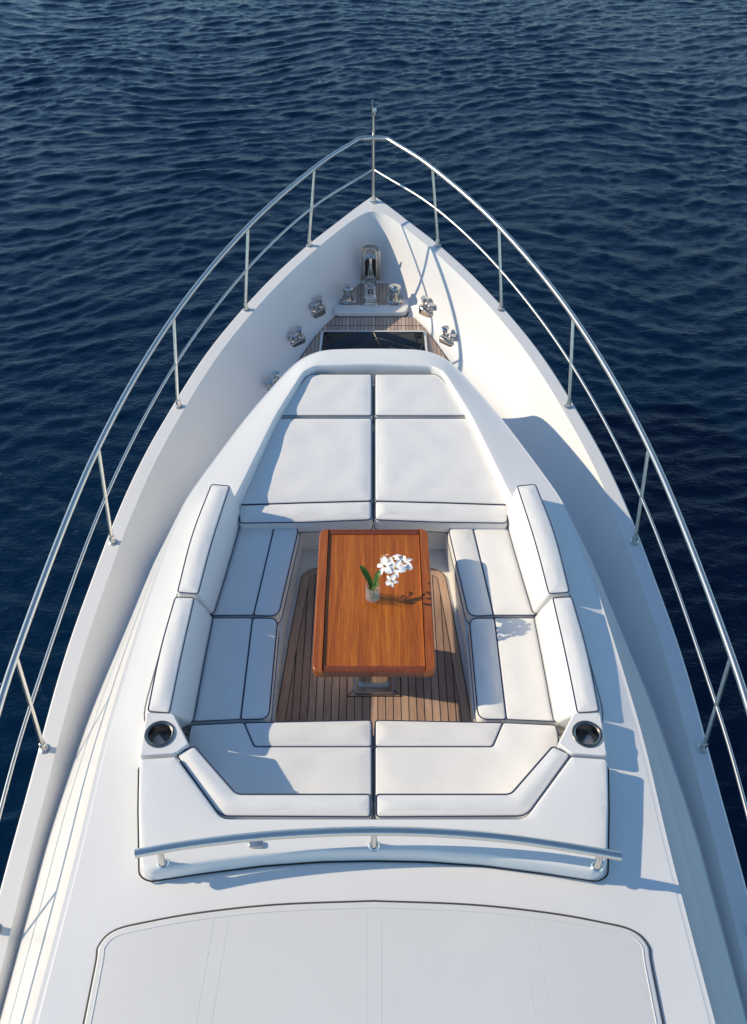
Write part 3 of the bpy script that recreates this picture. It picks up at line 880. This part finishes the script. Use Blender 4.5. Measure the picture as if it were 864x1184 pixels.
# ================================================================== cushions
def mid(pts): return sum((Vector(p) for p in pts), Vector())/len(pts)
PR = .0042
def pipe(loop, parent, closed=True, r=PR, name='piping'):
    bm = bmesh.new(); tube(bm, loop, r, 6, closed=closed); return obj(name, bm, M_PIPE, parent)
def sx(L, s): return [Vector((s*p.x, p.y, p.z)) for p in L]
def cushion(name, label, cat, group, panels, zb, **k):
    allp = [p for pn in panels for p in pn[1]]
    c = mid(allp); t = thing(name, (c.x, c.y, zb), label, cat, group)
    for nm, top, bot, kw in panels:
        bm = bmesh.new(); a = dict(k); a.update(kw)
        T = pad(bm, top, bot, **a); o = obj(nm, bm, M_FAB, t, sharp=60)
        r = a.get('r', .03)
        lp = [Vector((p.x, p.y, p.z-r*.38)) for p in offset(T, r*.06)]
        pipe(lp, o, r=.0047 if nm in ('bolster', 'edge_roll') else .0041)
        if a.get('depth', .12) > .1 and bot is None:
            lp = [Vector((p.x, p.y, p.z-a.get('depth', .12)+.012)) for p in offset(T, -.003)]
            pipe(lp, o)
    return t
def px(L, z, s=1): return [Vector((s*P(h, y, z).x, P(h, y, z).y, z)) for h, y in L]
side = {1: 'right', -1: 'left'}
for s in (-1, 1):
    g = 2.2  # half gap in rows
    # sun pad: head pieces and the big pieces with an edge roll
    cushion('sunpad_cushion', f'short tapered sun pad cushion at the bow end, {side[s]} of the centre seam', 'cushion', 'sun pad cushions',
            [('cover', px([(1.6, 432), (73, 432), (80, 437), (110, 480), (1.6, 480)], SP, s), None, {'rad': [.03, .06, .05, .03, .03]})], SP-.14, r=.022, depth=.14, puff=.012)
    cushion('sunpad_cushion', f'large flat sun pad cushion with an edge roll, {side[s]} of the centre seam', 'cushion', 'sun pad cushions',
            [('cover', px([(1.6, 483), (112, 483), (156.5, 583), (80, 580.5), (1.6, 578.5)], SP, s), None, {}),
             ('edge_roll', px([(1.6, 578.5), (80, 580.5), (156.5, 583), (155, 604), (80, 603), (1.6, 600)], SP-.005, s), None, {'r': .03, 'rad': .025, 'puff_w': .03})], SP-.14, r=.022, depth=.14, puff=.014)
    # side seats
    sq = [('near the sun pad', [(115, 609), (156, 609), (189, 711), (139, 711)], [(86, 609), (115, 609), (139, 711), (110, 712)]),
          ('near the aft corner', [(140, 714), (190, 714), (214, 834), (154, 831.5)], [(110.5, 714), (140, 714), (154, 831.5), (121, 831)])]
    for lab, A_, B_ in sq:
        cushion('seat_cushion', f'{side[s]} side bench seat cushion with front bolster, {lab}', 'seat cushion', 'bench seat cushions',
                [('seat_panel', px(A_, SZ, s), None, {'rad': .015}), ('bolster', px(B_, SZ, s), None, {'rad': [.07, .01, .01, .07], 'r': .022, 'puff_w': .05})], SZ-.12, r=.016, depth=.13, puff=.012)
    # side backs  (top face polygon, foot polygon)
    BT = .80
    bk = [('near the sun pad', [(165, 561), (188, 559), (211, 616), (228, 685), (202, 687), (186, 625)], [(151, 598), (170, 592), (196, 660), (207, 708), (184, 711), (167, 655)]),
          ('near the cup holder', [(206, 690), (230, 689), (248, 750), (262.5, 823), (235, 825), (222, 760)], [(185, 714), (207, 712), (222, 775), (232, 835), (208, 836), (197, 775)])]
    for lab, T_, B_ in bk:
        top = px(T_, BT, s); bot = px(B_, SZ-.02, s)
        # give the foot the same depth as the top so that the cushion is a real thick block
        for i in (1, 2, 3): bot[i] = Vector((top[i].x-s*.0, bot[i].y*.3+top[i].y*.7, SZ-.02))
        c = mid(bot); t = thing('back_cushion', (c.x, c.y, SZ-.02), f'{side[s]} side bench backrest cushion, {lab}', 'back cushion', 'bench back cushions')
        bm = bmesh.new(); TT = pad(bm, top, bot, r=.024, rad=[.015, .03, .3, .03, .015, .3], puff=.012, puff_w=.05, n=5); o = obj('cover', bm, M_FAB, t, sharp=60)
        lp = [Vector((p.x, p.y, p.z-.004)) for p in offset(TT, .006)]; pipe(lp, o)
        bb = arc_poly(bot, [.015, .03, .3, .03, .015, .3], 5)
        pipe([Vector((p.x, p.y, p.z+.035)) for p in offset(bb, -.006)], o)
    # aft seat
    cushion('seat_cushion', f'wide aft corner seat cushion with front bolster, {side[s]} of the centre gap', 'seat cushion', 'aft seat cushions',
            [('seat_panel', px([(1.8, 863), (138, 863), (150, 835), (211, 838), (214, 850), (214, 890), (160, 935), (1.8, 935)], SZ, s), None, {'rad': [.01, .015, .01, .02, .04, .03, .03, .01]}),
             ('bolster', px([(1.8, 832), (150, 835), (138, 863), (1.8, 863)], SZ, s), None, {'rad': [.03, .02, .02, .02], 'r': .02, 'puff_w': .05})], SZ-.12, r=.016, depth=.13, puff=.012)
    top = px([(2.0, 917), (158, 917), (207, 861), (230, 872), (178, 944), (2.0, 945)], BT+.01, s)
    bot = [Vector((p.x, p.y, SZ-.01)) for p in top]
    for i in (3, 4, 5): bot[i].z = SZ-.01
    c = mid(bot); t = thing('back_cushion', (c.x, c.y, SZ-.01), f'angled aft backrest cushion wrapping the corner, {side[s]} of the centre gap', 'back cushion', 'aft back cushions')
    bm = bmesh.new(); rr = [.02, .03, .03, .04, .06, .02]
    TT = pad(bm, top, bot, r=.026, rad=rr, puff=.012, puff_w=.045, n=5); o = obj('cover', bm, M_FAB, t, sharp=60)
    pipe([Vector((p.x, p.y, p.z-.004)) for p in offset(TT, .005)], o)
    # lower tier of the aft back: a flat base cushion edge
    low = px([(2.0, 925), (160, 925), (210, 868), (234, 874), (181, 951), (2.0, 952)], BT-.06, s)
    bm = bmesh.new(); T2 = pad(bm, low, None, r=.02, rad=rr, puff=.0, depth=.3, n=5); o2 = obj('lower_edge', bm, M_FAB, t, sharp=60)
    pipe([Vector((p.x, p.y, p.z-.05)) for p in offset(T2, -.002)], o2)
    # courtesy lights in the coaming beside the sun pad
    c = P(152, 541, .58); c.x *= s
    bm = bmesh.new(); lathe(bm, [(.05, -.02), (.05, .004), (.042, .012), (.03, .008), (.0001, .004)], (0, 0, 0), 20, sx=.6, sy=1.5)
    bmesh.ops.rotate(bm, verts=bm.verts[:], cent=(0, 0, 0), matrix=Matrix.Rotation(R(-58*s), 3, 'Y'))
    bmesh.ops.rotate(bm, verts=bm.verts[:], cent=(0, 0, 0), matrix=Matrix.Rotation(R(17*s), 3, 'Z'))
    bmesh.ops.translate(bm, verts=bm.verts[:], vec=c)
    tag(obj('deck_light', bm, M_STEEL, org=c), f'small oval steel light fitting set in the {side[s]} coaming beside the sun pad', 'light fitting', 'oval lights beside the sun pad')

# ================================================================== table
TZ = .72
tc = Vector((0, lerp(P(0, 612, TZ).y, P(0, 776, TZ).y, .5), 0))
ty0, ty1 = P(0, 777, TZ).y, P(0, 611, TZ).y; hw = P(72, 777, TZ).x
tx = Q(433, 700, TZ).x
tb = thing('cocktail_table', (tx, tc.y, 0.013), 'varnished orange brown teak table with raised edges in the middle of the lounge', 'table')
def rect(x0, x1, y0, y1, z): return [Vector((x0+tx, y0, z)), Vector((x1+tx, y0, z)), Vector((x1+tx, y1, z)), Vector((x0+tx, y1, z))]
rw, rwy = .078, .056; PZt = TZ-.013
bm = bmesh.new(); slab(bm, rect(-hw+.01, hw-.01, ty0+.012, ty1-.01, PZt), .03, r=.002, rad=.05); obj('tabletop', bm, M_WOOD, tb)
bm = bmesh.new(); slab(bm, rect(-hw+.018, hw-.018, ty0+.006, ty1-.012, PZt-.030), .018, r=.004, rad=.06); obj('underframe', bm, M_WOODP, tb)
def fiddle(s):
    # side rail with rounded outer corners
    L = rect(-hw, -hw+rw, ty0, ty1, TZ)
    if s > 0: L = rect(hw-rw, hw, ty0, ty1, TZ)
    rad = [.085, 0, 0, .085] if s < 0 else [0, .085, .085, 0]
    bm = bmesh.new(); slab(bm, L, .062, r=.010, rad=rad, seg=4, n=8); obj('edge_rail', bm, M_WOODR, tb)
fiddle(1); fiddle(-1)
for y0, y1 in ((ty0+.002, ty0+rwy), (ty1-rwy, ty1-.002)):
    bm = bmesh.new(); slab(bm, rect(-hw+rw+.0008, hw-rw-.0008, y0, y1, TZ-.003), .058, r=.008, rad=0, seg=3); obj('edge_rail', bm, M_WOODX, tb)
bm = bmesh.new(); cx, cy = tx, lerp(ty0, ty1, .40)
slab(bm, [Vector((cx-.16, cy-.30, .64)), Vector((cx+.16, cy-.30, .64)), Vector((cx+.16, cy+.30, .64)), Vector((cx-.16, cy+.30, .64))], .025, r=.004, rad=.02); obj('top_plate', bm, M_BRUSH, tb)
bm = bmesh.new()
slab(bm, [Vector((cx-.12, cy-.22, .62)), Vector((cx+.12, cy-.22, .62)), Vector((cx+.12, cy+.22, .62)), Vector((cx-.12, cy+.22, .62))], .60, r=.01, rad=.04); obj('pedestal', bm, M_STEEL, tb)
bm = bmesh.new()
slab(bm, [Vector((cx-.15, cy-.27, .045)), Vector((cx+.15, cy-.27, .045)), Vector((cx+.15, cy+.27, .045)), Vector((cx-.15, cy+.27, .045))], .03, r=.006, rad=.03); obj('foot_plate', bm, M_BRUSH, tb)
y0f = P(0, 805, .017).y
bm = bmesh.new(); fr = [Vector((cx-.205, y0f, .017)), Vector((cx+.205, y0f, .017)), Vector((cx+.205, y0f+.8, .017)), Vector((cx-.205, y0f+.8, .017))]
slab(bm, fr, .006, r=.001, rad=0); fm = obj('teak_frame', bm, M_TEAKB, yacht)
bm = bmesh.new(); tube(bm, [p+Vector((0, 0, .0)) for p in fr], .004, 6, closed=True)
tube(bm, [fr[0], fr[0]+Vector((.07, .075, 0))], .003, 6); tube(bm, [fr[1], fr[1]+Vector((-.07, .075, 0))], .003, 6)
tube(bm, [fr[0]+Vector((.07, .075, 0)), fr[1]+Vector((-.07, .075, 0))], .003, 6); obj('seam', bm, M_RUB, fm)

# vase
M_GLASS = mat('clear_glass', (.85, .9, .92), .03, 0, **{'Alpha': .13, 'IOR': 1.45})
M_WATER = mat('vase_water', (.35, .55, .25), .02, 0, **{'Alpha': .16, 'IOR': 1.33})
M_LEAF = mat('orchid_leaf', (.08, .22, .03), .35); M_STEM = mat('orchid_stem', (.13, .24, .05), .5)
def _petal():
    m = mat('orchid_petal', (.86, .85, .85), .5); b = bsdf(m); b.inputs['Subsurface Weight'].default_value = .15; b.inputs['Subsurface Radius'].default_value = (.01, .01, .01)
    L_(m, bump(m, noise(m, coords(m), 90, 3), .3, .003), b.inputs['Normal']); return m
M_PET = _petal(); M_LIP = mat('orchid_lip', (.5, .32, .06), .5)
vc = Q(431.5, 691, PZt); vc.z = PZt+.0008
vase = thing('glass_vase', vc, 'small clear glass vase of water standing on the teak table', 'vase')
bm = bmesh.new(); lathe(bm, [(.048, 0), (.053, .003), (.055, .02), (.054, .14), (.055, .145), (.053, .147), (.051, .144), (.0505, .025), (.046, .018), (.0001, .017)], vc, 40); obj('glass', bm, M_GLASS, vase)
bm = bmesh.new(); lathe(bm, [(.0001, .0185), (.045, .0195), (.0495, .026), (.0500, .075), (.0001, .076)], vc, 40); obj('water', bm, M_WATER, vase)
orch = thing('orchid_flower', vc+Vector((0, 0, .02)), 'white orchid spray with green leaves standing in the glass vase', 'flower')
def leaf(base, d, ln, wd, up, parent):
    bm = bmesh.new(); d = Vector(d).normalized(); side_ = d.cross(Vector((0, 0, 1))).normalized(); n = 10; rows = []
    for i in range(n+1):
        t = i/n; c = Vector(base)+d*ln*t*(.75+.0*t)+Vector((0, 0, up*math.sin(t*1.5)))
        ww = wd*math.sin(math.pi*min(.98, t*.93+.05))**.75
        rows.append([bm.verts.new(c+side_*ww*u+Vector((0, 0, .35*ww*abs(u)))) for u in (-1, -.5, 0, .5, 1)])
    for a, b in zip(rows, rows[1:]):
        for k in range(4): bm.faces.new((a[k], a[k+1], b[k+1], b[k]))
    r = bmesh.ops.solidify(bm, geom=bm.faces[:], thickness=.0015)
    return obj('leaf', bm, M_LEAF, parent)
b0 = vc+Vector((0, 0, .09))
leaf(b0+Vector((-.005, .01, .03)), (-.55, .7, 0), .19, .024, .10, orch)
leaf(b0+Vector((.005, .0, .03)), (.45, .75, 0), .14, .02, .09, orch)
leaf(b0+Vector((.0, -.01, .02)), (.75, .15, 0), .07, .016, .05, orch)
leaf(b0+Vector((-.01, .0, .0)), (-.2, .9, 0), .10, .018, .06, orch)
for k in range(5):
    a = k*1.3; leaf(vc+Vector((.012*math.cos(a), .012*math.sin(a), .02)), (math.cos(a), math.sin(a), 0), .035, .007, .075, orch)
fc = Vector((.125, 4.27, .96))
stem = catmull([vc+Vector((0, 0, .02)), vc+Vector((.005, .0, .12)), vc+Vector((.035, .04, .22)), fc+Vector((-.03, -.01, -.01)), fc+Vector((.02, .03, .0)), fc+Vector((.07, .05, -.02))], 6)
bm = bmesh.new(); tube(bm, stem, .0035, 6); obj('stem', bm, M_STEM, orch)
bm = bmesh.new(); tube(bm, [vc+Vector((.01, .01, .02)), vc+Vector((-.01, .02, .1)), vc+Vector((-.015, .03, .16))], .003, 6); obj('stem', bm, M_STEM, orch)
def blossom(c, nrm, sc, rot):
    bm = bmesh.new(); Mx = Vector((0, 0, 1)).rotation_difference(Vector(nrm).normalized()).to_matrix() @ Matrix.Rotation(rot, 3, 'Z')
    for k in range(5):
        a = k*2*math.pi/5; ln = .046 if k % 5 in (1, 4) else .042; wd = .018 if k % 5 in (1, 4) else .0115
        rows = []
        for i in range(7):
            t = i/6; ww = wd*math.sin(math.pi*min(.93, t*.86+.08))**.6
            zz = .010*t-.016*t*t
            rows.append([bm.verts.new(c+sc*(Mx@(Matrix.Rotation(a, 3, 'Z')@Vector((.006+ln*t, ww*u, zz+.006*abs(u)*math.sin(3*t)-.004*(1-abs(u))*t))))) for u in (-1, -.4, .4, 1)])
        for p, q in zip(rows, rows[1:]):
            for j in range(3): bm.faces.new((p[j], p[j+1], q[j+1], q[j]))
    o = obj('blossom', bm, M_PET, orch)
    bm = bmesh.new(); cc = c+sc*(Mx@Vector((0, 0, .008)))
    lathe(bm, [(.0001, -.006), (.007, -.004), (.009, .002), (.006, .008), (.0001, .011)], cc, 10); obj('lip', bm, M_LIP, o)
for (dx, dy, dz, nx, ny, nz, s, r) in [(-.045, .000, .01, -.45, -.35, .8, 1.4, .3), (.035, -.030, .02, -.3, -.5, .8, 1.45, 1.0),
        (.095, .025, .01, -.2, -.1, .8, 1.45, .5), (.02, .07, .01, -.3, .3, .8, 1.3, 1.8), (.005, -.095, -.04, -.4, -.7, .6, 1.05, 2.2), (-.05, .10, .0, -.5, .6, .6, .7, 1.2)]:
    blossom(fc+Vector((dx, dy, dz)), (nx, ny, nz), s, r)
